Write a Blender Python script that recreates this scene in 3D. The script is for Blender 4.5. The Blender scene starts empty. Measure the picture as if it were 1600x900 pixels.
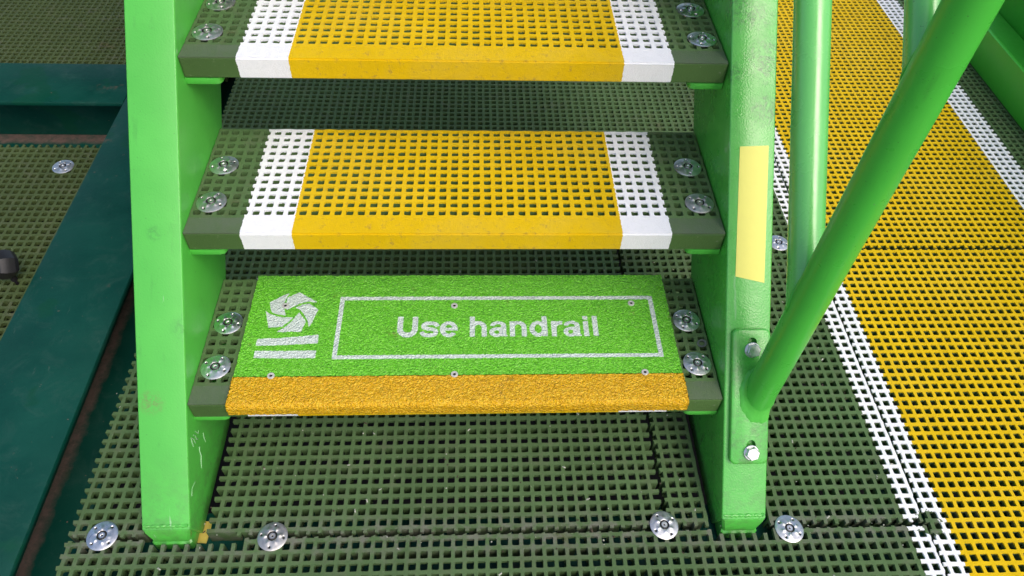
import bpy, bmesh, math, random
import numpy as np
from mathutils import Vector, Matrix
random.seed(7); RNG = np.random.default_rng(11)
S = bpy.context.scene
COL = S.collection

# ------------------------------------------------------------------ camera
CAM = (0.0284035, -0.9453705, 1.2738787)
PITCH, YAW, ROLL, LENS = 0.8622263, 0.0757935, 0.0546079, 25.789
fw = Vector((math.sin(YAW)*math.cos(PITCH), math.cos(YAW)*math.cos(PITCH), -math.sin(PITCH)))
rt = Vector((math.cos(YAW), -math.sin(YAW), 0)); up = rt.cross(fw)
r2 = rt*math.cos(ROLL) + up*math.sin(ROLL); u2 = -rt*math.sin(ROLL) + up*math.cos(ROLL)
cd = bpy.data.cameras.new('camera'); cam = bpy.data.objects.new('camera', cd); COL.objects.link(cam)
M = Matrix((r2, u2, -fw)).transposed().to_4x4(); M.translation = Vector(CAM); cam.matrix_world = M
cd.sensor_width = 36; cd.lens = LENS; cd.clip_start = .02; cd.clip_end = 500
S.camera = cam

# ------------------------------------------------------------------ sky, sun, exposure
SUN_EL, SUN_AZ = math.radians(52), math.radians(146)      # azimuth clockwise from +Y: from the right, a little behind the camera
W = bpy.data.worlds.new('World'); S.world = W; W.use_nodes = True
nt = W.node_tree; sky = nt.nodes.new('ShaderNodeTexSky'); sky.sky_type = 'NISHITA'; sky.sun_disc = False
sky.sun_elevation = SUN_EL; sky.sun_rotation = SUN_AZ; sky.air_density = 1.0; sky.dust_density = 4.0; sky.ozone_density = .6
nt.links.new(sky.outputs[0], nt.nodes['Background'].inputs[0]); nt.nodes['Background'].inputs[1].default_value = .15
sl = bpy.data.lights.new('sun', 'SUN'); sl.energy = 0.6; sl.angle = math.radians(32); sl.color = (1, .96, .9)
sun = bpy.data.objects.new('sun', sl); COL.objects.link(sun)
sd = Vector((math.sin(SUN_AZ)*math.cos(SUN_EL), math.cos(SUN_AZ)*math.cos(SUN_EL), math.sin(SUN_EL)))
sun.rotation_euler = sd.to_track_quat('Z', 'Y').to_euler(); sun.location = (2, -2, 4)
S.view_settings.view_transform = 'Standard'; S.view_settings.look = 'None'
S.view_settings.exposure = 0.48; S.view_settings.gamma = 1

# ------------------------------------------------------------------ materials
class NT:
    def __init__(s, name):
        s.m = bpy.data.materials.new(name); s.m.use_nodes = True; s.t = s.m.node_tree
        s.b = s.t.nodes['Principled BSDF']; s.tc = s.n('ShaderNodeTexCoord'); s.obj = s.tc.outputs['Object']
    def n(s, ty, **k):
        x = s.t.nodes.new(ty)
        for a, v in k.items(): setattr(x, a, v)
        return x
    def put(s, sock, v):
        if isinstance(v, bpy.types.NodeSocket): s.t.links.new(v, sock)
        else:
            if hasattr(sock, 'default_value') and not isinstance(v, (int, float)) and len(v) == 3 and len(sock.default_value) == 4: v = (*v, 1)
            sock.default_value = v
    def math(s, op, a, b=0.0, clamp=False):
        x = s.n('ShaderNodeMath', operation=op, use_clamp=clamp); s.put(x.inputs[0], a); s.put(x.inputs[1], b); return x.outputs[0]
    def noise(s, scale, detail=3, rough=.55, vec=None, stretch=None, dist=0):
        v = vec or s.obj
        if stretch:
            mp = s.n('ShaderNodeMapping'); s.put(mp.inputs['Vector'], v); mp.inputs['Scale'].default_value = stretch; v = mp.outputs[0]
        x = s.n('ShaderNodeTexNoise'); s.put(x.inputs['Vector'], v); x.inputs['Scale'].default_value = scale
        x.inputs['Detail'].default_value = detail; x.inputs['Roughness'].default_value = rough; x.inputs['Distortion'].default_value = dist
        return x.outputs['Fac']
    def vor(s, scale, vec=None, feature='F1'):
        x = s.n('ShaderNodeTexVoronoi', feature=feature); s.put(x.inputs['Vector'], vec or s.obj); x.inputs['Scale'].default_value = scale
        return x
    def ramp(s, f, a, b, va=0.0, vb=1.0):
        x = s.n('ShaderNodeMapRange'); s.put(x.inputs[0], f)
        for i, v in ((1, a), (2, b), (3, va), (4, vb)): x.inputs[i].default_value = v
        return x.outputs[0]
    def mix(s, f, a, b, mode='MIX'):
        x = s.n('ShaderNodeMix', data_type='RGBA', blend_type=mode); s.put(x.inputs[0], f); s.put(x.inputs[6], a); s.put(x.inputs[7], b); return x.outputs[2]
    def bump(s, h, strength, dist, nrm=None):
        x = s.n('ShaderNodeBump'); s.put(x.inputs['Height'], h); x.inputs['Strength'].default_value = strength; x.inputs['Distance'].default_value = dist
        if nrm: s.put(x.inputs['Normal'], nrm)
        return x.outputs[0]
    def sep(s, v=None):
        x = s.n('ShaderNodeSeparateXYZ'); s.put(x.inputs[0], v or s.obj); return x.outputs
    def smudge(s, col, spots, tint, noise_scale=60):
        """a stain of its own shape: soft blob at p (object space) with radius r, broken up by noise"""
        nz = s.ramp(s.noise(noise_scale*1.1, 8, .8, dist=1.2), .44, .60)
        for p, r, amt in spots:
            d = s.n('ShaderNodeVectorMath', operation='DISTANCE'); s.put(d.inputs[0], s.obj); d.inputs[1].default_value = p
            f = s.ramp(d.outputs['Value'], 0, r, 1, 0)
            f = s.math('MULTIPLY', s.math('MULTIPLY', s.ramp(f, .0, .55), nz), amt)
            col = s.mix(f, col, tint)
        return col
    def done(s, col, rough=.5, metal=0.0, nrm=None, spec=.5, coat=0.0):
        s.put(s.b.inputs['Base Color'], col); s.put(s.b.inputs['Roughness'], rough); s.put(s.b.inputs['Metallic'], metal)
        s.put(s.b.inputs['Specular IOR Level'], spec); s.put(s.b.inputs['Coat Weight'], coat); s.b.inputs['Coat Roughness'].default_value = .12
        if nrm: s.put(s.b.inputs['Normal'], nrm)
        return s.m

GREEN = (.088, .50, .062); FRP = (.088, .160, .058); YEL = (.70, .46, .004); WHITE = (.86, .87, .89)

def gloss_green(name, base=GREEN, rough=.34, peel=.5, spots=(), spots2=(), grime=.25, scr=.4, spec=.5, foot=False):
    s = NT(name)
    c = s.mix(s.ramp(s.noise(5, 3), .3, .7), tuple(v*.93 for v in base), tuple(min(1, v*1.06) for v in base))
    g = s.math('MULTIPLY', s.ramp(s.noise(14, 6, .7), .6, .8), grime)
    c = s.mix(g, c, tuple(v*.45+.01 for v in base))
    c = s.mix(s.math('MULTIPLY', s.ramp(s.noise(2.2, 5, .65), .35, .7), .30), c, tuple(v*.72+.012 for v in base))                          # uneven weathering
    dn = s.math('MULTIPLY', s.ramp(s.sep()[2], -.02, .13, 1, 0), s.ramp(s.noise(34, 6, .75), .44, .66)) if foot else None
    if foot: c = s.mix(s.math('MULTIPLY', dn, .55), c, (.075, .085, .05))      # boot dirt near the floor
    c = s.mix(s.math('MULTIPLY', s.ramp(s.noise(26, 5, .7, stretch=(2.2, .5, .35)), .60, .70), grime*1.1), c, tuple(v*.55+.012 for v in base))   # run marks
    sp = s.ramp(s.noise(420, 2, .5), .715, .74); c = s.mix(s.math('MULTIPLY', sp, .6), c, (.04, .06, .03))      # specks of dirt
    ch = s.ramp(s.noise(95, 4, .7), .735, .745); c = s.mix(s.math('MULTIPLY', ch, .8), c, (.20, .24, .17))      # small paint chips
    f1 = s.math('MULTIPLY', s.ramp(s.noise(70, 3, .6, stretch=(1, .12, .12)), .71, .73), scr); c = s.mix(f1, c, (.45, .62, .42))   # pale scuffs
    if spots: c = s.smudge(c, spots, (.028, .095, .035))
    if spots2: c = s.smudge(c, spots2, (.20, .12, .07), 90)
    h = s.noise(330, 2, .5); n1 = s.bump(h, peel, .0006); n2 = s.bump(s.noise(28, 2), .12, .004, n1)
    r = s.ramp(s.noise(20, 4), .3, .7, rough-.06, rough+.09)
    return s.done(c, r, nrm=n2, spec=spec)

def grating_mat(name, stripes, depth, base=FRP, wear=.35, amp=.0028, grit=.5, edge_dirt=None):
    s = NT(name); x, y, z = s.sep()[:3]
    nz = s.noise(260, 2, .5); big = s.noise(3.5, 4, .6)
    c = s.mix(s.ramp(big, .3, .7), tuple(v*.82 for v in base), tuple(v*1.15 for v in base))
    topm = s.math('GREATER_THAN', z, -.0022)
    c = s.mix(s.math('MULTIPLY', s.math('MULTIPLY', s.ramp(s.noise(22, 5, .65), .5, .75), .45), topm), c, (.125, .12, .085))      # dried dust
    c = s.mix(s.math('MULTIPLY', s.ramp(s.noise(110, 3, .6), .66, .74), .5), c, (.26, .31, .20))         # chalky chips
    c = s.mix(s.math('MULTIPLY', s.math('MULTIPLY', s.ramp(s.noise(6, 4, .6), .62, .74), .45), topm), c, (.10, .045, .03))           # rust wash
    if depth > .5: c = s.mix(s.math('MULTIPLY', s.ramp(s.noise(30, 5, .7), .3, .6, .35, .75), topm), c, (.115, .150, .100))
    if edge_dirt:      # grey cement-like residue along the cut seam
        f = s.ramp(s.math('ABSOLUTE', s.math('SUBTRACT', y, edge_dirt)), .012, .05, 1, 0)
        f = s.math('MULTIPLY', f, s.ramp(s.noise(40, 5, .7), .42, .62)); c = s.mix(s.math('MULTIPLY', f, .75), c, (.17, .165, .14))
    ztop = s.math('GREATER_THAN', s.math('ADD', z, s.math('MULTIPLY', s.math('SUBTRACT', nz, .5), depth*1.2)), -depth)
    xx = s.math('ADD', x, s.math('MULTIPLY', s.math('SUBTRACT', s.noise(170, 2), .5), amp*2.2))
    if edge_dirt:
        d = s.n('ShaderNodeVectorMath', operation='DISTANCE'); s.put(d.inputs[0], s.obj); d.inputs[1].default_value = (.856, -.424, 0)
        ztop = s.math('MULTIPLY', ztop, s.math('GREATER_THAN', s.math('ADD', d.outputs['Value'], s.math('MULTIPLY', s.math('SUBTRACT', s.noise(60, 4), .5), .05)), .024))
    for a, b, colr in stripes:
        m = s.math('MULTIPLY', s.math('GREATER_THAN', xx, a), s.math('LESS_THAN', xx, b)); m = s.math('MULTIPLY', m, ztop)
        if colr is YEL:
            cc = s.mix(s.ramp(s.noise(9, 4), .3, .7), (.69, .45, .001), (.79, .525, .002))
            cc = s.mix(s.math('MULTIPLY', s.ramp(s.noise(75, 5, .75), .56, .72), wear), cc, (.36, .22, .05))
            cc = s.mix(s.math('MULTIPLY', s.ramp(s.noise(4.5, 6, .7), .48, .66), wear*.42), cc, (.50, .36, .06))      # trodden, greyed areas
            cc = s.mix(s.math('MULTIPLY', s.ramp(s.noise(190, 3, .7), .70, .76), .8), cc, (.10, .07, .03))
        else:
            cc = s.mix(s.math('MULTIPLY', s.ramp(s.noise(55, 5, .7), .55, .75), .25), colr, (.60, .58, .50))
            cc = s.mix(s.math('MULTIPLY', s.ramp(s.noise(150, 3, .7), .72, .77), .5), cc, (.28, .30, .22))
        c = s.mix(m, c, cc)
    n1 = s.bump(s.noise(520, 3, .7), grit, .0011); n2 = s.bump(s.noise(110, 2), .3, .0018, n1)
    return s.done(c, s.ramp(s.noise(30, 3), .3, .7, .5, .7), nrm=n2, spec=.22)

T_STR = [(-.368, .368, WHITE), (-.282, .282, YEL)]
F_STR = [(.8135, 1.5355, WHITE), (.891, 1.459, YEL)]
m_tread = grating_mat('painted_tread', T_STR, .0036, wear=.6)
m_nose = grating_mat('painted_nosing', T_STR, 1.0, base=(.072, .142, .040), wear=.85, amp=.0016, grit=.8)
m_floor = grating_mat('floor_grating', F_STR, .0032, base=(.082, .145, .055), wear=.45, edge_dirt=-.431)
m_floor_left = grating_mat('mossy_shaded_grating', [], .006, base=(.064, .094, .031))  # mossy tint, with the base also darkened to stand for shade at the left
m_grn = gloss_green('green_paint')
m_grn_l = gloss_green('green_paint_scuffed', peel=.35, foot=True, spec=.7, spots=[((-.508, -.060, .380), .016, .4), ((-.462, -.18, .28), .03, .3)], spots2=[((-.520, -.262, .178), .026, .7)], scr=.5)
m_grn_r = gloss_green('green_paint_fingered', foot=True, base=(.078, .47, .056), rough=.28, spec=.7, peel=.75, spots=[((.533, .150, .588), .050, .8), ((.528, .090, .531), .038, .7), ((.470, .135, .574), .022, .7), ((.476, .21, .65), .045, .6), ((.515, .20, .64), .03, .5)], scr=.25)
m_tube = gloss_green('green_tube_paint', base=(.075, .52, .055), rough=.30, peel=.12, spots=[((.538, -.297, .62), .04, .8), ((.545, -.290, .40), .035, .7), ((.53, -.30, .46), .03, .7), ((.54, -.295, .72), .045, .6), ((.52, -.30, .33), .03, .5)], grime=.3, scr=.35)
m_grn_dk = gloss_green('green_channel_paint', base=(.055, .47, .032), rough=.42)
m_rail = gloss_green('green_rail_paint', base=(.14, .58, .12), rough=.25, peel=.15, grime=.15, scr=.2, spec=.9)

def teal_mat(name, rust=()):
    s = NT(name)
    c = s.mix(s.ramp(s.noise(6, 4, .6), .3, .7), (.0012, .042, .031), (.0024, .064, .046))
    c = s.mix(s.math('MULTIPLY', s.ramp(s.noise(16, 7, .75, dist=.6), .52, .74), .5), c, (.030, .085, .068))
    c = s.mix(s.math('MULTIPLY', s.ramp(s.noise(55, 4, .65, stretch=(1, .25, 1)), .68, .75), .35), c, (.10, .15, .125))
    c = s.mix(s.math('MULTIPLY', s.ramp(s.noise(7, 3, .5), .60, .63), .8), c, (.0012, .055, .030))
    c = s.mix(s.math('MULTIPLY', s.ramp(s.noise(60, 4, .7), .68, .74), .7), c, (.15, .12, .09))
    c = s.mix(s.math('MULTIPLY', s.ramp(s.noise(9, 5, .65), .66, .72), .6), c, (.11, .085, .06))
    if rust:
        ax, lo, hi = rust; v = s.sep()[ax]; v = s.math('ADD', v, s.math('MULTIPLY', s.math('SUBTRACT', s.noise(26, 5, .7), .5), .035))
        f = s.math('MULTIPLY', s.ramp(v, lo-.008, lo+.008), s.ramp(v, hi-.008, hi+.008, 1, 0)); f = s.math('MULTIPLY', f, s.ramp(s.noise(45, 6, .75), .3, .55, .35, 1))
        c = s.mix(f, c, s.mix(s.noise(80, 5, .7), (.075, .052, .045), (.20, .145, .125)))
    return s.done(c, s.ramp(s.noise(12, 4), .3, .7, .38, .6), nrm=s.bump(s.noise(45, 4, .6), .35, .002), spec=.22)
m_teal = teal_mat('teal_paint'); m_teal_main = teal_mat('teal_rusty_flange', (0, -.868, -.812)); m_teal_cross = teal_mat('teal_rusty_cross_flange', (1, .845, .92))

def grit_mat(name, kind):
    s = NT(name); v = s.vor(330); n0 = s.noise(360, 3, .7)
    if kind == 'green':
        c = s.mix(s.ramp(n0, .3, .7), (.10, .46, .012), (.20, .68, .036))
        cv = s.sep(v.outputs['Color'])[0]; c = s.mix(s.ramp(cv, .6, 1, 0, .42), c, (.36, .82, .14)); c = s.mix(s.ramp(cv, 0, .35, .45, 0), c, (.03, .22, .004))
        a = s.n('ShaderNodeAttribute', attribute_name='ink').outputs['Fac']
        ink = s.ramp(s.math('ADD', s.math('ADD', a, .0005), s.math('MULTIPLY', s.math('SUBTRACT', s.noise(450, 2), .5), .0020)), -.0003, .0003)
        wh = s.mix(s.math('MULTIPLY', s.ramp(s.noise(380, 4, .7), .50, .66), .55), (.70, .80, .76), (.30, .44, .30)); c = s.mix(ink, c, wh)
    else:
        c = s.mix(s.ramp(n0, .3, .7), (.62, .31, .002), (.84, .50, .006))
        cv = s.sep(v.outputs['Color'])[0]; c = s.mix(s.ramp(cv, .6, 1, 0, .5), c, (.90, .66, .06)); c = s.mix(s.ramp(cv, 0, .4, .5, 0), c, (.40, .20, .003))
    c = s.mix(s.math('MULTIPLY', s.ramp(s.noise(18, 7, .8), .60, .70), .7), c, (.15, .11, .04))
    c = s.mix(s.math('MULTIPLY', s.ramp(s.noise(200, 3, .7), .70, .76), .6), c, (.10, .08, .03))
    nrm = s.bump(s.math('SUBTRACT', 1.0, v.outputs['Distance']), 1.0, .0026); nrm = s.bump(s.noise(520, 2, .6), .7, .0014, nrm)
    return s.done(c, s.ramp(n0, .3, .7, .25, .42), nrm=nrm, spec=.45)
m_sgreen = grit_mat('gritted_green', 'green'); m_syel = grit_mat('gritted_yellow', 'yellow')

def metal_mat(name, col=(.78, .78, .79), rough=.22):
    s = NT(name); c = s.mix(s.ramp(s.noise(90, 4, .7), .4, .7), col, tuple(v*.72 for v in col))
    c = s.mix(s.math('MULTIPLY', s.ramp(s.noise(130, 3), .70, .78), .6), c, (.25, .13, .05))
    return s.done(c, s.ramp(s.noise(150, 3), .3, .7, rough-.05, rough+.14), metal=1.0, nrm=s.bump(s.noise(220, 2), .15, .001))
m_steel = metal_mat('stainless_steel', (.80, .80, .81), .37); m_steel2 = metal_mat('dulled_stainless', (.62, .61, .59), .42); m_steel3 = metal_mat('bright_stainless', (.84, .84, .85), .28); m_zinc = metal_mat('zinc_plated', (.72, .74, .76), .33); m_alu = None
def plain(name, col, rough, spec=.5, var=.15, bump=.2, sc=60):
    s = NT(name); c = s.mix(s.noise(sc, 4, .6), tuple(v*(1-var) for v in col), tuple(v*(1+var) for v in col))
    return s.done(c, rough, nrm=s.bump(s.noise(sc*4, 3), bump, .001), spec=spec)
m_alu = plain('rivet_grey', (.50, .50, .48), .45, var=.3, sc=300)
m_dark = plain('dark_recess', (.012, .012, .012), .6)
m_rubber = plain('black_rubber', (.014, .013, .016), .42, sc=90)
m_tape = plain('pale_yellow_tape', (.80, .76, .15), .5, var=.05, bump=.12, sc=40)
m_scrap = plain('faded_yellow_tape', (.68, .52, .10), .6, var=.2)
m_shade_ground = plain('under_deck_shade', (.008, .008, .008), 1.0, spec=0.0, var=.4, sc=3)  # near-black ground colour stands for the shade beneath the deck
m_chalk = plain('chalk', (.30, .55, .30), .8, var=.3, sc=300)

# ------------------------------------------------------------------ object helpers
def link(name, data, mat=None, parent=None, loc=None):
    o = bpy.data.objects.new(name, data); COL.objects.link(o)
    if mat: data.materials.append(mat)
    if parent: o.parent = parent
    if loc: o.location = loc
    return o
def thing(name, label, cat, loc=(0, 0, 0), group=None, kind=None):
    o = bpy.data.objects.new(name, None); COL.objects.link(o); o.location = loc; o.empty_display_size = .1
    tag(o, label, cat, group, kind); return o
def tag(o, label=None, cat=None, group=None, kind=None):
    for k, v in (('label', label), ('category', cat), ('group', group), ('kind', kind)):
        if v: o[k] = v
def bm_mesh(bm, name, smooth=None):
    me = bpy.data.meshes.new(name); bmesh.ops.recalc_face_normals(bm, faces=bm.faces); bm.to_mesh(me); bm.free()
    if smooth is not None:
        for p in me.polygons: p.use_smooth = True
        me.set_sharp_from_angle(angle=math.radians(smooth))
    return me
def box_bm(x0, x1, y0, y1, z0, z1, bev=0, seg=2, bm=None):
    b = bmesh.new(); bmesh.ops.create_cube(b, size=1)
    for v in b.verts: v.co = ((x0+x1)/2+v.co.x*(x1-x0), (y0+y1)/2+v.co.y*(y1-y0), (z0+z1)/2+v.co.z*(z1-z0))
    if bev: bmesh.ops.bevel(b, geom=b.edges[:], offset=bev, segments=seg, affect='EDGES', profile=.5)
    if bm is not None:
        t = bpy.data.meshes.new('t'); b.to_mesh(t); b.free(); bm.from_mesh(t); bpy.data.meshes.remove(t); return bm
    return b
def box(name, dims, mat, parent=None, bev=.002, seg=2, loc=None):
    return link(name, bm_mesh(box_bm(*dims, bev=bev, seg=seg), name, 40), mat, parent, loc)
def prism_bm(pts, axis, a, b_, bev=0, seg=2):
    """pts: polygon in the two other axes; extruded along axis from a to b_"""
    bm = bmesh.new()
    def co(p, t): return {0: (t, p[0], p[1]), 1: (p[0], t, p[1]), 2: (p[0], p[1], t)}[axis]
    A = [bm.verts.new(co(p, a)) for p in pts]; B = [bm.verts.new(co(p, b_)) for p in pts]; n = len(pts)
    bm.faces.new(A); bm.faces.new(B[::-1])
    for i in range(n): bm.faces.new((A[i], A[(i+1) % n], B[(i+1) % n], B[i]))
    bmesh.ops.recalc_face_normals(bm, faces=bm.faces)
    if bev: bmesh.ops.bevel(bm, geom=bm.edges[:], offset=bev, segments=seg, affect='EDGES', profile=.5)
    return bm
def frame_of(d):
    d = Vector(d).normalized(); a = Vector((1, 0, 0)) if abs(d.x) < .9 else Vector((0, 1, 0))
    u = d.cross(a).normalized(); return d, u, d.cross(u)
def tube_bm(p0, p1, r0, r1=None, seg=40, bm=None, caps=True, rings=1):
    bm = bm or bmesh.new(); p0 = Vector(p0); p1 = Vector(p1); r1 = r0 if r1 is None else r1
    d, u, v = frame_of(p1-p0); R = []
    for k in range(rings+1):
        t = k/rings; c = p0.lerp(p1, t); r = r0+(r1-r0)*t
        R.append([bm.verts.new(c+(u*math.cos(2*math.pi*i/seg)+v*math.sin(2*math.pi*i/seg))*r) for i in range(seg)])
    for k in range(rings):
        for i in range(seg): bm.faces.new((R[k][i], R[k][(i+1) % seg], R[k+1][(i+1) % seg], R[k+1][i]))
    if caps: bm.faces.new(R[0][::-1]); bm.faces.new(R[-1])
    return bm
def lathe_bm(prof, seg=32, bm=None):
    bm = bm or bmesh.new(); R = []
    for r, z in prof: R.append([bm.verts.new((r*math.cos(2*math.pi*i/seg), r*math.sin(2*math.pi*i/seg), z)) for i in range(seg)] if r > 0 else [bm.verts.new((0, 0, z))])
    for a, b in zip(R, R[1:]):
        for i in range(seg):
            q = [a[i % len(a)], a[(i+1) % len(a)], b[(i+1) % len(b)], b[i % len(b)]]; q2 = []
            for w in q:
                if w not in q2: q2.append(w)
            if len(q2) > 2: bm.faces.new(q2)
    return bm
def worm_bm(pts, r, jitter=.25, seg=8, closed=False, bm=None):
    """a weld bead / chalk line: a lumpy tube along pts"""
    bm = bm or bmesh.new(); P = [Vector(p) for p in pts]; n = len(P); R = []
    for k in range(n):
        d = (P[(k+1) % n]-P[k-1]) if closed else (P[min(k+1, n-1)]-P[max(k-1, 0)])
        d, u, v = frame_of(d); rr = r*(1+jitter*(random.random()-.5)*2)
        R.append([bm.verts.new(P[k]+(u*math.cos(2*math.pi*i/seg)+v*math.sin(2*math.pi*i/seg))*rr) for i in range(seg)])
    for k in range(n if closed else n-1):
        a, b = R[k], R[(k+1) % n]
        for i in range(seg): bm.faces.new((a[i], a[(i+1) % seg], b[(i+1) % seg], b[i]))
    if not closed: bm.faces.new(R[0][::-1]); bm.faces.new(R[-1])
    return bm

# ------------------------------------------------------------------ moulded grating
P = .02
def wob(p):
    x, y = p[..., 0], p[..., 1]; q = p.copy()
    q[..., 0] += .00030*np.sin(x*311+y*173+1.1)+.00025*np.sin(y*521-x*97)
    q[..., 1] += .00030*np.sin(y*287-x*211+.4)+.00025*np.sin(x*467+y*131+2)
    q[..., 2] += (.00035*np.sin(x*149+y*223)+.00025*np.sin(x*401-y*331))
    return q
def grate_mesh(name, x0, x1, y0, y1, ox, oy, t, deep=.038, shallow=.009, notches=(), zoff=0, ragged=0):
    i0, i1 = math.floor((x0-ox)/P)-1, math.ceil((x1-ox)/P)+1; j0, j1 = math.floor((y0-oy)/P)-1, math.ceil((y1-oy)/P)+1
    I, J = np.meshgrid(np.arange(i0, i1+1), np.arange(j0, j1+1), indexing='ij'); X = ox+I*P; Y = oy+J*P; h = t/2; c = .0019
    def keep(cx, cy, ex, ey):
        k = (cx+ex > x0+1e-5) & (cx-ex < x1-1e-5) & (cy+ey > y0+1e-5) & (cy-ey < y1-1e-5)
        for a, b, d, e in notches: k &= ~((cx > a) & (cx < b) & (cy > d) & (cy < e))
        return k
    L = P/2-h
    N = keep(X, Y, h, h); XB = keep(X+P/2, Y, L, h); YB = keep(X, Y+P/2, h, L)
    quads = []
    def q(x, y, pts): # pts: 4 (dx,dy,z arrays/scalars)
        a = np.zeros((len(x), 4, 3))
        for n, (dx, dy, z) in enumerate(pts): a[:, n, 0] = x+dx; a[:, n, 1] = y+dy; a[:, n, 2] = z
        quads.append(a)
    Dx = np.where(I % 2 == 0, -deep, -shallow); Dy = np.where(J % 2 == 0, -deep, -shallow)
    def sh(A, di, dj):
        B = np.zeros_like(A); ii = slice(max(0, di), A.shape[0]+min(0, di)); si = slice(max(0, -di), A.shape[0]+min(0, -di))
        jj = slice(max(0, dj), A.shape[1]+min(0, dj)); sj = slice(max(0, -dj), A.shape[1]+min(0, -dj)); B[si, sj] = A[ii, jj]; return B
    k = N; q(X[k], Y[k], [(-h, -h, 0), (h, -h, 0), (h, h, 0), (-h, h, 0)])
    k = XB; x, y, d = X[k], Y[k], Dy[k]
    q(x, y, [(h, -h, 0), (P-h, -h, 0), (P-h, h, 0), (h, h, 0)])
    q(x, y, [(h, -h, 0), (h, -h, d), (P-h, -h, d), (P-h, -h, 0)]); q(x, y, [(h, h, 0), (P-h, h, 0), (P-h, h, d), (h, h, d)])
    q(x, y, [(h, -h, d), (h, h, d), (P-h, h, d), (P-h, -h, d)])
    k = YB; x, y, d = X[k], Y[k], Dx[k]
    q(x, y, [(-h, h, 0), (h, h, 0), (h, P-h, 0), (-h, P-h, 0)])
    q(x, y, [(-h, h, 0), (-h, P-h, 0), (-h, P-h, d), (-h, h, d)]); q(x, y, [(h, h, 0), (h, h, d), (h, P-h, d), (h, P-h, 0)])
    q(x, y, [(-h, h, d), (-h, P-h, d), (h, P-h, d), (h, h, d)])
    NR, NU = sh(N, 1, 0), sh(N, 0, 1)
    for k, dx in ((XB & ~N, h), (XB & ~NR, P-h), (XB & (X+h < x0), x0-X), (XB & (X+P-h > x1), x1-X)):
        dd = Dy[k]; ddx = dx[k] if isinstance(dx, np.ndarray) else dx; q(X[k], Y[k], [(ddx, -h, 0), (ddx, h, 0), (ddx, h, dd), (ddx, -h, dd)])
    for k, dy in ((YB & ~N, h), (YB & ~NU, P-h), (YB & (Y+h < y0), y0-Y), (YB & (Y+P-h > y1), y1-Y)):
        dd = Dx[k]; ddy = dy[k] if isinstance(dy, np.ndarray) else dy; q(X[k], Y[k], [(-h, ddy, 0), (h, ddy, 0), (h, ddy, dd), (-h, ddy, dd)])
    for k, pts in ((N & ~XB, [(h, -h), (h, h)]), (N & ~sh(XB, -1, 0), [(-h, -h), (-h, h)]), (N & ~YB, [(-h, h), (h, h)]), (N & ~sh(YB, 0, -1), [(-h, -h), (h, -h)])):
        dd = np.minimum(Dx, Dy)[k]; (ax, ay), (bx, by) = pts; q(X[k], Y[k], [(ax, ay, 0), (bx, by, 0), (bx, by, dd), (ax, ay, dd)])
    # rounded hole corners
    C = N & NR & NU & sh(N, 1, 1) & (X > x0) & (X+P < x1) & (Y > y0) & (Y+P < y1); x, y = X[C], Y[C]; zb = -shallow
    for sx, sy in ((0, 0), (1, 0), (0, 1), (1, 1)):
        cx = P-h if sx else h; cy = P-h if sy else h; ex = -c if sx else c; ey = -c if sy else c; mx = cx+ex*.32; my = cy+ey*.32
        q(x, y, [(cx, cy, 0), (cx+ex, cy, 0), (mx, my, 0), (cx, cy+ey, 0)])
        q(x, y, [(cx+ex, cy, 0), (mx, my, 0), (mx, my, zb), (cx+ex, cy, zb)]); q(x, y, [(mx, my, 0), (cx, cy+ey, 0), (cx, cy+ey, zb), (mx, my, zb)])
    A = np.concatenate(quads)
    if ragged:      # saw-cut edges: teeth of slightly different length
        rx0 = x0+ragged*np.sin(A[..., 1]*713)*np.sin(A[..., 1]*97); rx1 = x1+ragged*np.sin(A[..., 1]*611+1)
        ry0 = y0+ragged*np.sin(A[..., 0]*713)*np.sin(A[..., 0]*171); ry1 = y1+ragged*np.sin(A[..., 0]*631+2)
    else: rx0, rx1, ry0, ry1 = x0, x1, y0, y1
    A[..., 0] = np.clip(A[..., 0], rx0, rx1); A[..., 1] = np.clip(A[..., 1], ry0, ry1); A = wob(A); A[..., 2] += zoff
    n = len(A); me = bpy.data.meshes.new(name)
    me.vertices.add(n*4); me.vertices.foreach_set('co', A.reshape(-1).astype(np.float32))
    me.loops.add(n*4); me.loops.foreach_set('vertex_index', np.arange(n*4, dtype=np.int32))
    me.polygons.add(n); me.polygons.foreach_set('loop_start', np.arange(0, n*4, 4, dtype=np.int32)); me.update(calc_edges=True); me.validate()
    return me

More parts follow.
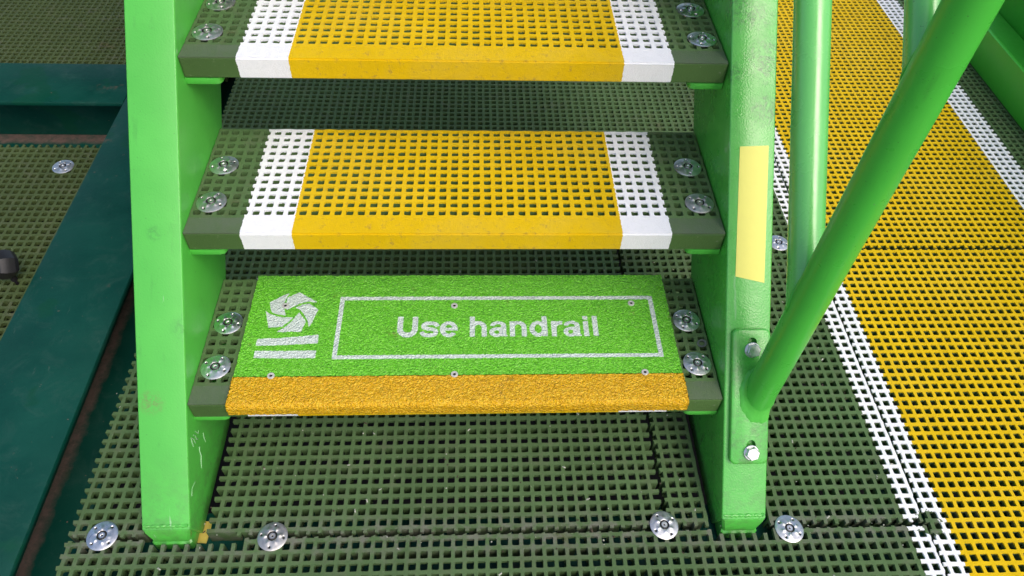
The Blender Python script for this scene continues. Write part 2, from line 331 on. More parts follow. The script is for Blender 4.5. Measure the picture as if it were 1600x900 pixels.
# ------------------------------------------------------------------ stainless clip disc (shared mesh)
def disc_mesh(steel, seed):
    rs = random.Random(seed); ra = rs.uniform(0, 1); rw = [rs.uniform(.6, 1.5) for _ in range(6)]
    R, nr, na = .0258, 30, 96; bm = bmesh.new(); rows = []
    holes = [(.0195, math.radians(a)) for a in (20, 110, 200, 290)]
    def hgt(r, a):
        z = .0008+.0034*max(0, 1-(r/R)**2)**.75
        ridge = sum(rw[k]*math.exp(-((r-.0128)/.0040)**2-(((a-ra-math.radians(65+60*k)+math.pi) % (2*math.pi)-math.pi)/.22)**2) for k in range(6)); z += .0014*ridge
        if r < .0088: z -= .0026*min(1, (.0088-r)/.0016)
        if r < .0058: z += .0026*min(1, (.0058-r)/.0006)
        if r < .0022: z -= .0022*min(1, (.0022-r)/.0006)
        for hr, ha in holes:
            d = math.hypot(r*math.cos(a)-hr*math.cos(ha), r*math.sin(a)-hr*math.sin(ha))
            if d < .0026: z -= .0022*min(1, (.0026-d)/.0008)
        return z
    cen = bm.verts.new((0, 0, hgt(0, 0)))
    for k in range(1, nr+1):
        r = R*(k/nr); rows.append([bm.verts.new((r*math.cos(2*math.pi*i/na), r*math.sin(2*math.pi*i/na), hgt(r, 2*math.pi*i/na))) for i in range(na)])
    for i in range(na): bm.faces.new((cen, rows[0][i], rows[0][(i+1) % na]))
    for a, b in zip(rows, rows[1:]):
        for i in range(na): bm.faces.new((a[i], b[i], b[(i+1) % na], a[(i+1) % na]))
    low = [bm.verts.new((v.co.x*.985, v.co.y*.985, -.0012)) for v in rows[-1]]
    for i in range(na): bm.faces.new((rows[-1][i], low[i], low[(i+1) % na], rows[-1][(i+1) % na]))
    for f in bm.faces:
        c = f.calc_center_median(); r = math.hypot(c.x, c.y)
        for hr, ha in holes:
            if math.hypot(c.x-hr*math.cos(ha), c.y-hr*math.sin(ha)) < .0021: f.material_index = 1
        if .0061 < r < .0083 or r < .0015: f.material_index = 1
    me = bm_mesh(bm, 'clip_disc', 50); me.materials.append(steel); me.materials.append(m_dark); return me
DISCS = [disc_mesh(m_steel, 1), disc_mesh(m_steel2, 2), disc_mesh(m_steel3, 3), disc_mesh(m_steel, 4)]
def disc(parent, x, y, z, rot, tilt=0):
    o = link('clip_disc', random.choice(DISCS), None, parent, (x, y, z)); o.rotation_euler = (tilt, tilt*.6, rot); return o

# ------------------------------------------------------------------ floor
g = box_bm(-60, 60, -60, 60, -2.6, -2.5); ground = link('ground', bm_mesh(g, 'ground'), m_shade_ground); tag(ground, kind='structure')
floor = thing('floor', 'green moulded grating floor with a yellow walkway edged in white', None, kind='structure')
OX, OY = -.2482, -.4954
TF = .0067
def panel(x0, x1, y0, y1, mat=m_floor, ox=OX, oy=OY, notches=(), ragged=.0012, zoff=0, label=None):
    me = grate_mesh('grating_panel', x0, x1, y0, y1, ox, oy, TF, notches=notches, ragged=ragged, zoff=zoff)
    o = link('grating_panel', me, mat, floor)
    if label: o['label'] = label
    return o
SEAM = -.431
front = panel(-.681, .8490, -.95, -.4297, ox=OX-.0045, notches=[(-.549, -.382, -.4440, 0), (.455, .560, -.4400, 0)], label='green grating panel in front of the steps')
left = panel(-.680, .8488, -.4240, 2.1, notches=[(-.549, -.446, -1, -.13), (-.446, -.405, -1, SEAM+.012), (.3665, .9, -1, .2995)], label='green grating panel under the steps')
right = panel(.3755, .8488, -.4232, .2945, ox=OX-.0063, oy=OY+.003, notches=[(.449, .562, -1, -.13)], label='green grating panel right of the steps with one white painted edge')
yn = panel(.8528, 1.70, -.95, .2655, ox=OX+.0105, oy=OY-.006, label='nearer yellow walkway grating panel with white edge')
yf = panel(.8528, 1.70, .2715, 2.6, ox=OX+.0105, oy=OY-.002, label='farther yellow walkway grating panel with white edges')
pl = panel(-1.9, -.90, -.6, .648, mat=m_floor_left, ox=OX+.004, oy=OY+.008, label='mossy green grating panel with shade in its colour, left of the teal beam')
pb = panel(-1.9, -.70, 1.0, 2.6, mat=m_floor_left, ox=OX+.004, oy=OY+.002, label='mossy green grating panel with shade in its colour, behind the cross beam')
rf = panel(1.704, 2.9, -.95, 2.6, ox=OX+.0105, oy=OY-.002)
for par, x, y, r in ((left, -.6208, -.4215, .5), (left, -.3281, -.4285, 1.1), (right, .3662, -.4215, .2), (right, .5934, -.4325, 2.2), (right, .771, .2855, .9), (pl, -1.0323, .5579, .3)):
    disc(par, x, y, .0008, r, .03)

# ------------------------------------------------------------------ staircase
Z1, RISE, Y1, GO = .1797124, .2020356, -.2182274, .2086549
ST = thing('staircase', 'bright green steel steps with yellow and white painted grating treads', 'steps')
N98 = (-.98/math.hypot(1, .98), 1/math.hypot(1, .98))      # outward normal of the stringer face in (y,z)
def face_z(y): return .0495+.98*(y+.4022)
DEP = .215
def stringer(x0, x1, mat):
    yt = 1.15; fy, fz = -.424, .0282
    ry = lambda y: (y-N98[0]*DEP, face_z(y)-N98[1]*DEP)
    # rear line meets z=-.035
    t = fy
    for _ in range(60):
        a = ry(t)
        t += (-.035-a[1])/.98
    rear0 = ry(t); rear1 = ry(yt)
    pts = [(fy, fz), (-.405, -.035), rear0, rear1, (yt, face_z(yt))]
    bm = prism_bm(pts, 0, x0, x1); es = [e for e in bm.edges if abs((e.verts[0].co-e.verts[1].co).x) < 1e-6]
    bmesh.ops.bevel(bm, geom=es, offset=.0035, segments=3, affect='EDGES', profile=.5)
    o = link('stringer', bm_mesh(bm, 'stringer', 30), mat, ST)
    # welded foot: chamfer from the face down to a smaller pad
    bm = bmesh.new(); w = (x1-x0)/2; cx = (x0+x1)/2; rings = [(w-.001, -.4245, -.395, .0285), (w-.0015, -.4275, -.395, .024), (w-.0085, -.4300, -.395, -.004), (w-.0085, -.4300, -.395, -.0085), (w-.0065, -.4335, -.395, -.012), (w-.0065, -.4335, -.395, -.034)]; R = []
    for hw, ya, yb, z in rings: R.append([bm.verts.new((cx-hw, yb, z)), bm.verts.new((cx-hw, ya+.004, z)), bm.verts.new((cx-hw+.004, ya, z)), bm.verts.new((cx+hw-.004, ya, z)), bm.verts.new((cx+hw, ya+.004, z)), bm.verts.new((cx+hw, yb, z))])
    for a, b in zip(R, R[1:]):
        for i in range(6): bm.faces.new((a[i], a[(i+1) % 6], b[(i+1) % 6], b[i]))
    bm.faces.new(R[0]); bm.faces.new(R[-1][::-1])
    link('foot', bm_mesh(bm, 'foot', 35), mat, o)
    pts = [(cx-w+.004+(2*w-.008)*k/26, -.4185+.0012*math.sin(k*2.1), face_z(-.4185)-.0016+.0006*math.sin(k*1.3)) for k in range(27)]
    link('weld_bead', bm_mesh(worm_bm(pts, .0034, .15), 'weld_bead', 60), mat, o)
    return o
sl_ = stringer(-.5445, -.4625, m_grn_l); sr_ = stringer(.4645, .5445, m_grn_r)
def chalk(pts):
    P3 = [(-.4621, y, z) for y, z in pts]
    return worm_bm(P3, .0007, .6, 6)
strokes = [[(-.309, .108), (-.306, .121), (-.303, .128), (-.299, .116), (-.300, .104)], [(-.294, .121), (-.290, .112), (-.2935, .105), (-.289, .099)], [(-.285, .118), (-.281, .104), (-.276, .106)],
           [(-.296, .083), (-.302, .077), (-.304, .066), (-.312, .060), (-.320, .049)], [(-.268, .083), (-.273, .073), (-.275, .061)], [(-.378, .060), (-.368, .067), (-.352, .062)]]
for st in strokes: link('chalk_mark', bm_mesh(chalk(st), 'chalk_mark', 60), m_chalk, sl_)

# treads: local origin at x=0, first hole row, top surface
TT = .0075
tread_me = grate_mesh('tread', -.4615, .4615, -.0135, .2315, -.46, -.01, TT, deep=.039, shallow=.011)
nose_bm = box_bm(-.4615, .4615, -.0527, -.0128, -.039, 0)
bmesh.ops.bevel(nose_bm, geom=[e for e in nose_bm.edges if abs(e.verts[0].co.y+.0527) < 1e-5 and abs(e.verts[1].co.y+.0527) < 1e-5], offset=.0025, segments=2, affect='EDGES')
nose_me = bm_mesh(nose_bm, 'nosing', 50); tread_me.materials.append(m_tread); nose_me.materials.append(m_nose)
def bracket_bm(s):
    xa, xb = (.463, .402)
    c = .010; pts = [(s*xa, -.051), (s*(xb+c), -.051), (s*(xb+.003), -.048), (s*xb, -.051+c), (s*xb, .19), (s*xa, .19)]
    bm = prism_bm(pts, 2, -.0530, -.0405, bev=.002, seg=2); return bm
brk = [bm_mesh(bracket_bm(s), 'bracket', 40) for s in (-1, 1)]
for b in brk: b.materials.append(m_grn)
labs = ['bottom tread mostly covered by a green and yellow sign plate', 'middle tread painted yellow between white bands', 'top tread painted yellow between white bands, cut by the picture edge']
labs += ['upper tread above the picture']*3  # unseen rest of the flight, added to shade the floor below
for k in range(6):
    t = link('tread', tread_me, None, ST, (0, Y1+GO*k, Z1+RISE*k)); t['label'] = labs[k]
    link('nosing', nose_me, None, t)
    for b in brk: link('bracket', b, None, t)
    for n, (x, y) in enumerate(((-.4300, .0243), (-.4305, .1235), (.4305, .0238), (.4290, .1235))):
        disc(t, x+random.uniform(-.001, .001), y+random.uniform(-.001, .001), .0008, random.uniform(0, 6), random.uniform(-.03, .03))
    for s in (-1, 1):
        pts = [(s*.4622, -.045+.004*q, -.0490+.0008*math.sin(q*2)) for q in range(50)]
        link('weld_bead', bm_mesh(worm_bm(pts, .0030, .3, 6), 'weld_bead', 60), m_grn, t)

# ------------------------------------------------------------------ lettering as signed distance
def rect(x0, x1, y0, y1): return [(x0, y0), (x1, y0), (x1, y1), (x0, y1)]
def band(cx, cy, rx, ry, tx, ty, a0, a1, n=40):
    A = [math.radians(a0+(a1-a0)*i/n) for i in range(n+1)]
    return [(cx+rx*math.cos(a), cy+ry*math.sin(a)) for a in A]+[(cx+(rx-tx)*math.cos(a), cy+(ry-ty)*math.sin(a)) for a in A[::-1]]
def stroke(pts, w):
    # smooth Catmull-Rom centre line offset to both sides
    Q = [np.array(p, float) for p in pts]; Q = [2*Q[0]-Q[1]]+Q+[2*Q[-1]-Q[-2]]; C = []
    for i in range(1, len(Q)-2):
        for k in range(8):
            t = k/8; C.append(.5*((2*Q[i])+(-Q[i-1]+Q[i+1])*t+(2*Q[i-1]-5*Q[i]+4*Q[i+1]-Q[i+2])*t*t+(-Q[i-1]+3*Q[i]-3*Q[i+1]+Q[i+2])*t**3))
    C.append(Q[-2]); C = np.array(C); d = np.gradient(C, axis=0); d /= np.linalg.norm(d, axis=1)[:, None]; nn = np.stack([-d[:, 1], d[:, 0]], 1)*w/2
    return [tuple(p) for p in C+nn]+[tuple(p) for p in (C-nn)[::-1]]
GL = {
 'U': (722, [rect(72, 218, 265, 718), rect(504, 650, 265, 718), band(361, 270, 289, 287, 146, 158, 180, 360)]),
 's': (556, [stroke([(508, 372), (470, 436), (385, 474), (280, 482), (165, 465), (100, 395), (130, 325), (235, 290), (340, 265), (440, 225), (465, 150), (410, 72), (290, 45), (160, 60), (90, 105), (55, 165)], 116)]),
 'e': (556, [band(280, 265, 254, 282, 134, 112, 0, 322), rect(60, 533, 222, 312)]),
 ' ': (278, []),
 'h': (611, [rect(66, 200, 0, 718), rect(412, 546, 0, 320), band(306, 320, 240, 222, 134, 112, 0, 172)]),
 'a': (556, [rect(372, 504, 0, 370), band(275, 368, 228, 172, 122, 92, 0, 172), band(232, 150, 206, 166, 124, 88, 0, 360), rect(235, 380, 236, 316), rect(490, 536, 0, 42)]),
 'n': (611, [rect(66, 200, 0, 528), rect(412, 546, 0, 320), band(306, 320, 240, 222, 134, 112, 0, 172)]),
 'd': (611, [rect(412, 546, 0, 718), band(280, 262, 246, 278, 134, 112, 0, 360)]),
 'r': (389, [rect(66, 200, 0, 528), stroke([(150, 250), (165, 370), (225, 445), (300, 472), (385, 468)], 128)]),
 'i': (278, [rect(70, 206, 0, 528), rect(70, 206, 602, 718)]),
 'l': (278, [rect(70, 206, 0, 718)])}
polys = []; adv = 0; txt = 'Use handrail'; total = sum(GL[c][0] for c in txt)-144
sx = .3735/total; sy = .0462/718
for c in txt:
    for p in GL[c][1]: polys.append([((x+adv-72)*sx-.1168, y*sy+.0860) for x, y in p])
    adv += GL[c][0]
fo, fi = (-.2290, .0378, .3707, .1815), (-.2215, .0448, .3630, .1740)
polys += [rect(fo[0], fi[0], fo[1], fo[3]), rect(fi[2], fo[2], fo[1], fo[3]), rect(fo[0], fo[2], fo[1], fi[1]), rect(fo[0], fo[2], fi[3], fo[3])]
polys += [
 [(-.3284, .1908), (-.3392, .1854), (-.3606, .169), (-.3569, .155), (-.3527, .1449), (-.3409, .1405), (-.3267, .1376), (-.3317, .1512), (-.3335, .1572), (-.3345, .1669), (-.3313, .1829)],
 [(-.3294, .1804), (-.3206, .1866), (-.3085, .1935), (-.2938, .1827), (-.2835, .1765), (-.2731, .1691), (-.2921, .1711), (-.3062, .1656), (-.3162, .1583), (-.3261, .1512), (-.3285, .156), (-.3291, .1694)],
 [(-.3102, .1559), (-.3001, .1624), (-.2876, .166), (-.2684, .1508), (-.2733, .133), (-.2757, .1212), (-.2797, .1108), (-.2833, .1236), (-.2909, .1378), (-.3001, .1498)],
 [(-.3029, .1439), (-.2872, .1225), (-.2934, .0994), (-.3159, .0995), (-.3365, .0986), (-.3261, .1065), (-.3155, .1192), (-.3084, .132)],
 [(-.3646, .1478), (-.3577, .1418), (-.3417, .1346), (-.3267, .1321), (-.3125, .1328), (-.3195, .1215), (-.3296, .1111), (-.3528, .1097), (-.3594, .1312)],
 [(-.3677, .0829), (-.3313, .0842), (-.2944, .088), (-.2598, .0918), (-.2591, .0731), (-.2918, .0711), (-.3288, .0692), (-.368, .0684)],
 [(-.3674, .0563), (-.3176, .0555), (-.2595, .0565), (-.2594, .0406), (-.3151, .0402), (-.3669, .0416)]]
def sdf(px, py):
    out = np.full(px.shape, -.01)
    for poly in polys:
        P_ = np.array(poly); lo = P_.min(0)-.006; hi = P_.max(0)+.006
        m = (px > lo[0]) & (px < hi[0]) & (py > lo[1]) & (py < hi[1]); x, y = px[m], py[m]
        if not len(x): continue
        d = np.full(x.shape, 1e9); ins = np.zeros(x.shape, bool)
        for (ax, ay), (bx, by) in zip(poly, poly[1:]+poly[:1]):
            ex, ey = bx-ax, by-ay; L2 = ex*ex+ey*ey
            if L2 < 1e-14: continue
            t = np.clip(((x-ax)*ex+(y-ay)*ey)/L2, 0, 1); d = np.minimum(d, np.hypot(x-ax-t*ex, y-ay-t*ey))
            if ay != by:
                cr = ((ay > y) != (by > y)) & (x < (bx-ax)*(y-ay)/(by-ay)+ax); ins ^= cr
        out[m] = np.maximum(out[m], np.where(ins, d, -d))
    return out

# ------------------------------------------------------------------ sign plate
SG = thing('anti_slip_sign', 'green anti-slip step plate with yellow nosing reading Use handrail, riveted on the bottom tread', 'sign', (0, Y1, Z1))
def smooth_noise(nx, ny, passes=2):
    a = RNG.standard_normal((nx, ny))
    for _ in range(passes): a = (a+np.roll(a, 1, 0)+np.roll(a, -1, 0)+np.roll(a, 1, 1)+np.roll(a, -1, 1))/5
    return a/a.std()
def gritty(name, mat, xs, prof, amp, ink=False, wavy=(0, 0)):
    """sheet: xs across, prof = [(y,z,ny,nz)] along the section; heights of loose grit added along the normal"""
    nx, npf = len(xs), len(prof); P_ = np.array(prof); H = smooth_noise(nx, npf, 1)*amp*.5+np.maximum(smooth_noise(nx, npf, 2), -.4)*amp*.5; H2 = smooth_noise(nx, npf, 2)*amp*.8
    co = np.zeros((nx, npf, 3)); co[..., 0] = xs[:, None]+np.where((xs[:, None] < xs[2]) | (xs[:, None] > xs[-3]), H2, 0)
    co[..., 1] = P_[None, :, 0]+P_[None, :, 2]*H+ (H2*.7 if 1 else 0)*np.isin(np.arange(npf), wavy)[None, :]; co[..., 2] = P_[None, :, 1]+P_[None, :, 3]*H
    idx = np.arange(nx*npf).reshape(nx, npf); F = np.stack([idx[:-1, :-1], idx[1:, :-1], idx[1:, 1:], idx[:-1, 1:]], -1).reshape(-1, 4)
    me = bpy.data.meshes.new(name); V = co.reshape(-1, 3); nb = len(V)
    rim = list(idx[:, 0])+list(idx[-1, 1:])+list(idx[-2::-1, -1])+list(idx[0, -2:0:-1])
    low = V[rim].copy(); low[:, 2] = np.minimum(low[:, 2]-.001, .0006) if not prof[-1][1] < 0 else low[:, 2]
    me.from_pydata(np.vstack([V, low]).tolist(), [], F.tolist()+[[rim[i], rim[(i+1) % len(rim)], nb+(i+1) % len(rim), nb+i] for i in range(len(rim))])
    if ink:
        a = me.attributes.new('ink', 'FLOAT', 'POINT'); v = np.full(nb+len(rim), -.01); v[:nb] = sdf(co[..., 0].ravel(), co[..., 1].ravel()); a.data.foreach_set('value', v.astype(np.float32))
    for p in me.polygons: p.use_smooth = True
    return link(name, me, mat, SG)
YB_ = .0012
ys = np.linspace(YB_, .2362, 190); xs = np.linspace(-.3945, .3990, 610)
gritty('plate', m_sgreen, xs, [(y, .0055, 0, 1) for y in ys[::-1]], .0006, ink=True, wavy=(0, 1))
prof = [(y, .0058, 0, 1) for y in np.linspace(YB_-.0004, -.0500, 38)]
for a in np.linspace(0, 90, 8)[1:]: prof.append((-.0500-.0095*math.sin(math.radians(a)), -.0037+.0095*math.cos(math.radians(a)), -math.sin(math.radians(a)), math.cos(math.radians(a))))
prof += [(-.0595, z, -1, 0) for z in np.linspace(-.0060, -.0205, 12)]
prof += [(-.0570, -.0212, 0, -1), (-.0533, -.0212, 0, -1)]
def nosing():
    o = gritty('nosing', m_syel, np.linspace(-.3955, .4000, 520), prof, .0007); return o
nosing()
# side cheeks of the yellow nosing so the wrapped edge has its thickness
for x in (-.3952, .3997):
    pts = [(YB_, .0005), (YB_, .0052)]+[(p[0]*.998, p[1]-.0004) for p in prof]+[(-.0531, -.0205), (-.0531, .0005)]
    link('end_cheek', bm_mesh(prism_bm(pts, 0, x-.0006, x+.0006), 'end_cheek'), m_syel, SG)
riv_me = bm_mesh(lathe_bm([(.0064, -.001), (.0064, .0014), (.0059, .0018), (.0031, .0018), (.0026, .0006), (0, .0006)], 24), 'rivet', 30); riv_me.materials.append(m_alu); riv_me.materials.append(m_dark)
for p in riv_me.polygons:
    if p.center.xy.length < .0028: p.material_index = 1
#
for x, y in ((-.3305, .160), (-.0125, .1583), (.3281, .1628), (-.3296, .0022), (-.0098, .0020), (.3308, .0030)): link('rivet', riv_me, None, SG, (x, y, .0060))

# ------------------------------------------------------------------ handrail
HR = thing('handrail', 'green tubular handrail with an upright bolted to the right stringer', 'handrail', (.5226, -.27, .19))
def hr(p): return (p[0]-.5226, p[1]+.27, p[2]-.19)
SL = Vector((0, .7142, .7)).normalized(); NF = Vector((0, N98[0], N98[1])); UX = Vector((1, 0, 0))
def on_face(x, s, o=0):    # s: y position along the face
    return Vector((x, s, face_z(s)))+NF*o
bm = bmesh.new()
# plate: rounded rectangle on the stringer face, built in (x, along-slope) then lifted
ya, yb = -.3505, -.1800; cxp = (.4735+.5405)/2; hw = (.5405-.4735)/2; Ls = (yb-ya)*math.hypot(1, .98)/2; mid = on_face(cxp, (ya+yb)/2, .0004); AL = Vector((0, 1, .98)).normalized()
def rr(hx, hy, r, n=6):
    out = []
    for sx_, sy_, a0 in ((1, 1, 0), (-1, 1, 90), (-1, -1, 180), (1, -1, 270)):
        for i in range(n+1):
            a = math.radians(a0+90*i/n); out.append((sx_*(hx-r)+r*math.cos(a), sy_*(hy-r)+r*math.sin(a)))
    return out
rings = [(0, 0), (0, .0088), (.0010, .0104), (.0026, .0112)]
R = []
for ins, h_ in rings: R.append([bm.verts.new(hr(mid+UX*a+AL*b+NF*h_)) for a, b in rr(hw-ins, Ls-ins, .010)])
for a, b in zip(R, R[1:]):
    for i in range(len(a)): bm.faces.new((a[i], a[(i+1) % len(a)], b[(i+1) % len(b)], b[i]))
bm.faces.new(R[-1]); bm.faces.new(R[0][::-1])
plate = link('mounting_plate', bm_mesh(bm, 'mounting_plate', 30), m_grn_r, HR)
PX, PY, PR = .5226, -.270, .0264
post = link('post', bm_mesh(tube_bm(hr((PX, PY, .150)), hr((PX, PY, 1.22)), PR, seg=64, rings=8), 'post', 50), m_tube, HR)
def spot_shift(m): pass
bm = bmesh.new(); R = []
for dr, dh in ((-.0005, .0105), (.0012, .0070), (.0042, .0030), (.0085, .0008), (.0095, -.0010)):
    ring = []
    for i in range(64):
        a = 2*math.pi*i/64; jit = 1+.10*math.sin(i*.9)+.07*math.sin(i*2.3+1); x = PX+(PR+dr*jit)*math.cos(a); y = PY+(PR+dr*jit)*math.sin(a)*(1.0 if math.sin(a) > 0 else 1.03)
        x = min(x, .5402) if dr > .003 else x
        ring.append(bm.verts.new(hr((x, y, face_z(y)+.0166+dh*1.4))))
    R.append(ring)
for a, b in zip(R, R[1:]):
    for i in range(64): bm.faces.new((a[i], a[(i+1) % 64], b[(i+1) % 64], b[i]))
link('weld_bead', bm_mesh(bm, 'weld_bead', 60), m_grn, post)
def rail(zj, r, yoff, L, name):
    p0 = Vector((PX, PY+yoff, zj+yoff*.98)); o = link('rail', bm_mesh(tube_bm(hr(p0), hr(p0+SL*L), r, seg=56, rings=10), 'rail', 50), m_rail, HR)
    o['label'] = name
    # saddle weld where the rail meets the upright
    pts = []
    d, u, v = frame_of(SL)
    for i in range(40):
        a = 2*math.pi*i/40; q = p0+(u*math.cos(a)+v*math.sin(a))*(r+.0004); dx = q.x-PX
        if abs(dx) < PR:
            yy = PY+math.sqrt(max(0, PR**2-dx*dx)); t = (yy-q.y)/SL.y; q = q+SL*t
        pts.append(hr(q))
    link('weld_bead', bm_mesh(worm_bm(pts, .0022, .3, 6, closed=True), 'weld_bead', 60), m_tube, o)
rail(.427, .0262, .004, 1.5, 'lower thick rail'); rail(.812, .0203, .004, 1.3, 'upper thinner rail')
# bolts in slots
def bolt(x, s):
    c = on_face(x, s, .0118)
    cut = bmesh.new(); outl = []
    for a0, off in ((0, .0140), (180, -.0035)):
        for i in range(9):
            a = math.radians(a0+180*i/8); outl.append((.0082*math.cos(a), off+.0082*math.sin(a)))
    lo = [cut.verts.new(hr(c+UX*a+AL*b-NF*.0112)) for a, b in outl]; hi = [cut.verts.new(hr(c+UX*a+AL*b+NF*.01)) for a, b in outl]; cut.faces.new(hi); cut.faces.new(lo[::-1])
    for i in range(len(lo)): cut.faces.new((lo[i], lo[(i+1) % len(lo)], hi[(i+1) % len(lo)], hi[i]))
    co = link('cutter', bm_mesh(cut, 'cutter')); co.parent = HR; md = plate.modifiers.new('cut', 'BOOLEAN'); md.object = co; md.operation = 'DIFFERENCE'; md.solver = 'EXACT'
    bpy.context.view_layer.update(); me = bpy.data.meshes.new_from_object(plate.evaluated_get(bpy.context.evaluated_depsgraph_get())); plate.modifiers.remove(md); plate.data = me; bpy.data.objects.remove(co)
    rot = Matrix((UX, AL, NF)).transposed().to_4x4()
    wbm = lathe_bm([(.0040, 0), (.0136, 0), (.0136, .0020), (.0128, .0026), (.0040, .0026)], 32); wbm.transform(Matrix.Translation(Vector(hr(c)))@rot)
    w = link('washer', bm_mesh(wbm, 'washer', 30), m_zinc, plate)
    hb = bmesh.new(); ring = []
    for rad, z in ((.0122, .0026), (.0122, .0110), (.0108, .0125)): ring.append([hb.verts.new((rad*math.cos(math.radians(60*i+14)), rad*math.sin(math.radians(60*i+14)), z)) for i in range(6)])
    for a, b in zip(ring, ring[1:]):
        for i in range(6): hb.faces.new((a[i], a[(i+1) % 6], b[(i+1) % 6], b[i]))
    hb.faces.new(ring[-1]); hb.transform(Matrix.Translation(Vector(hr(c)))@rot)
    link('bolt', bm_mesh(hb, 'bolt', 20), m_zinc, plate)
bolt(.5080, -.2060); bolt(.5100, -.3355)

# ------------------------------------------------------------------ yellow tape on the right stringer
tp = bmesh.new(); Tq = [(.4828, .0450), (.5332, .0464), (.5311, -.1229), (.4798, -.1148)]
lo = [tp.verts.new(on_face(x, s, .0002)) for x, s in Tq]; hi = [tp.verts.new(on_face(x, s, .0007)) for x, s in Tq]
tp.faces.new(hi); tp.faces.new(lo[::-1])
for i in range(4): tp.faces.new((lo[i], lo[(i+1) % 4], hi[(i+1) % 4], hi[i]))
tag(link('tape_strip', bm_mesh(tp, 'tape_strip'), m_tape), 'pale yellow tape strip stuck on the face of the right stringer', 'tape')
wl = lathe_bm([(.0052, 0), (.0090, 0), (.0090, .0016), (.0052, .0016), (.0052, 0)], 28)
wo = link('loose_washer', bm_mesh(wl, 'loose_washer', 30), metal_mat('dull_washer', (.30, .30, .29), .5), None, (.4490, -.1490, Z1+.0012)); wo.rotation_euler = (0, math.radians(-14), 0)
tag(wo, 'small dull grey washer lying loose on the right end of the bottom tread', 'washer')

# ------------------------------------------------------------------ chips, grains and plant bits lying about
def litter(name, n, mats, place, size, label):
    bm = bmesh.new()
    for _ in range(n):
        x, y, z = place(); r = size*random.uniform(.4, 1.3); a = random.uniform(0, 6.28); el = random.choice((1, 1, 2.6))
        vs = [bm.verts.new((x+(math.cos(a)*px*el-math.sin(a)*py)*r, y+(math.sin(a)*px*el+math.cos(a)*py)*r, z+pz*r*.7)) for px, py, pz in ((-.6, -.5, 0), (.6, -.4, 0), (.5, .5, 0), (-.4, .6, 0), (random.uniform(-.3, .3), random.uniform(-.3, .3), 1))]
        for f in ((0, 1, 4), (1, 2, 4), (2, 3, 4), (3, 0, 4)): bm.faces.new([vs[q] for q in f])
    o = link(name, bm_mesh(bm, name), mats); o['label'] = label; o['kind'] = 'stuff'; o['category'] = 'litter'; return o
def on_bar():      # on a rib of the floor
    i, j = random.randint(-22, 54), random.randint(-6, 36)
    return (OX+i*P+random.uniform(-.003, .003), OY+j*P+random.uniform(-.01, .01), .0006)
litter('pale_grit', 170, plain('pale_chips', (.42, .43, .36), .8, var=.4), on_bar, .0022, 'pale grains of grit and paint chips scattered on the grating')
litter('dark_grit', 120, plain('dark_chips', (.06, .045, .028), .9, var=.4), lambda: (random.uniform(-.37, .37), random.choice((0, 1, 2))*GO+Y1+random.uniform(-.05, -.016), 0) if 0 else on_bar(), .0026, 'dark crumbs of soil scattered on the grating')

# ------------------------------------------------------------------ beams
def i_beam(name, label, axis, c0, c1, a, b, ztop, depth, mat):
    t = thing(name, label, 'beam', (0, 0, 0)); tf = .013; m = (c0+c1)/2
    def d(lo, hi, z0, z1): return (lo, hi, a, b, z0, z1) if axis == 1 else (a, b, lo, hi, z0, z1)
    box('top_flange', d(c0, c1, ztop-tf, ztop), m_teal, t, bev=.003); box('web', d(m-.006, m+.006, ztop-depth+tf+.0005, ztop-tf-.0005), m_teal, t, bev=0)
    box('bottom_flange', d(c0, c1, ztop-depth, ztop-depth+tf), mat, t, bev=.003); return t
i_beam('steel_beam', 'dark teal steel beam running back along the left of the steps', 1, -.943, -.734, -1.2, 2.6, .030, .193, m_teal_main)
i_beam('steel_beam', 'dark teal steel cross beam at the far left, meeting the long beam', 0, .795, .985, -2.1, -.9445, .0295, .193, m_teal_cross)
sb = box('support_beam', (-.690, 2.2, -.505, -.365, -.052, -.0395), m_teal, None, bev=.002)
tag(sb, 'dark teal steel support seen through the grating joint at the foot of the steps', 'beam')
sb2 = box('support_beam', (.8, .9, -.362, 2.6, -.053, -.0405), m_teal, None, bev=.002)
tag(sb2, 'dark teal steel support under the joint in the white walkway edge', 'beam')
sc = bmesh.new(); V = [sc.verts.new(p) for p in ((-.4710, -.3815, -.0385), (-.4530, -.3816, -.0385), (-.4520, -.398, -.0380), (-.4545, -.4225, -.0384), (-.4710, -.4215, -.0384))]
sc.faces.new(V); e = bmesh.ops.extrude_face_region(sc, geom=sc.faces[:]); bmesh.ops.translate(sc, vec=(0, 0, -.0006), verts=[v for v in e['geom'] if isinstance(v, bmesh.types.BMVert)])
tag(link('tape_scrap', bm_mesh(sc, 'tape_scrap'), m_scrap), 'torn scrap of yellow tape in the gap beside the left stringer foot', 'tape')

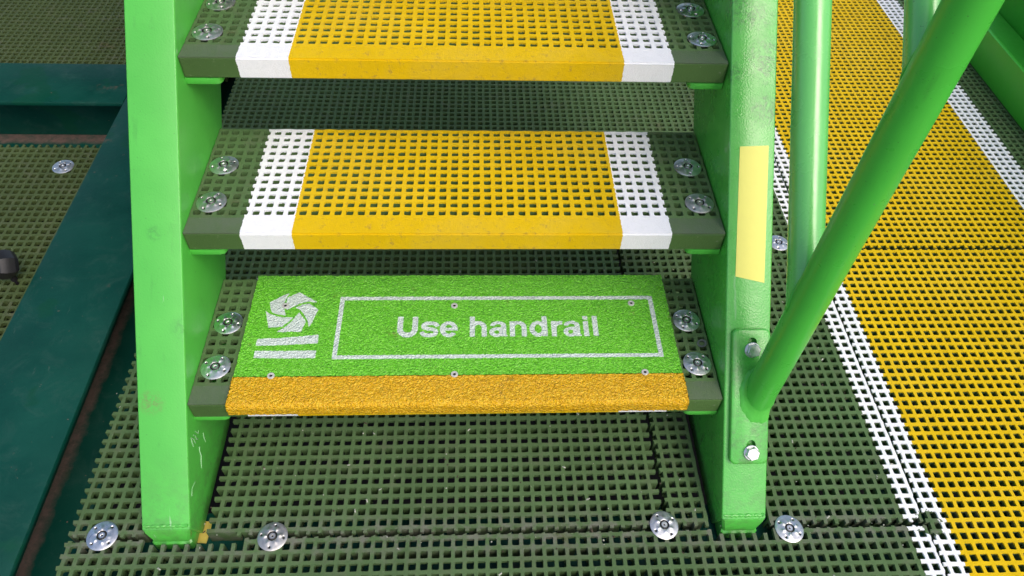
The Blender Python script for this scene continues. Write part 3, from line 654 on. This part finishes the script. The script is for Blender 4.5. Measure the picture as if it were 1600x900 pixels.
# ------------------------------------------------------------------ black knob on the left grating
kb = bmesh.new(); ring = []
for rad, z in ((.014, -.024), (.025, -.022), (.031, -.014), (.033, -.004), (.0325, .006), (.030, .014), (.024, .020), (.016, .022)):
    ring.append([kb.verts.new(((rad*(1 if i % 2 == 0 else .885))*math.cos(math.radians(30*i)), (rad*(1 if i % 2 == 0 else .885))*math.sin(math.radians(30*i)), z)) for i in range(12)])
for a, b in zip(ring, ring[1:]):
    for i in range(12): kb.faces.new((a[i], a[(i+1) % 12], b[(i+1) % 12], b[i]))
kb.faces.new(ring[-1]); kb.faces.new(ring[0][::-1])
kt = thing('knob', 'black rubber hexagonal knob at the left edge on the grating', 'knob', (-1.002, .172, 0))
hd = link('head', bm_mesh(kb, 'head', 18), m_rubber, kt, (0, 0, .050)); hd.rotation_euler = Vector((-.65, -.55, .45)).to_track_quat('Z', 'Y').to_euler()
link('stem', bm_mesh(tube_bm((0, 0, -.03), (0, 0, .040), .007, seg=20), 'stem', 40), m_rubber, kt)

# ------------------------------------------------------------------ green channel at the far right
CH = thing('steel_channel', 'dark green steel channel along the far side of the yellow walkway', 'channel', (1.62, 1.0, 0))
def ch(n, d, bev=.004): return box(n, (d[0]-1.62, d[1]-1.62, d[2]-1.0, d[3]-1.0, d[4], d[5]), m_grn_dk, CH, bev=bev)
ch('near_flange', (1.62, 1.634, -.9, 1.345, .002, .116)); ch('web', (1.6345, 1.7985, -.9, 1.343, .040, .054), .002)
ch('far_flange', (1.80, 1.816, -.9, 1.352, .002, .62))

# ------------------------------------------------------------------ unseen deck added above and behind the steps to shade the floor
LD = thing('shade_landing', 'unseen green steel deck at the head of the steps, added to shade the floor', 'shade_landing', (-.8, 1.9, 1.4))
def ld(n, d, m=m_grn): return box(n, (d[0]+.8, d[1]+.8, d[2]-1.9, d[3]-1.9, d[4]-1.4, d[5]-1.4), m, LD, bev=.004)
ld('deck', (-2.4, .545, 1.16, 2.9, 1.372, 1.41), m_floor_left); ld('edge_beam', (-2.4, .545, 1.152, 1.159, 1.24, 1.43)); ld('side_beam', (.546, .553, 1.16, 2.9, 1.24, 1.43))
for x in (-2.35, .44): ld('leg', (x, x+.1, 2.7, 2.8, -.4, 1.371))
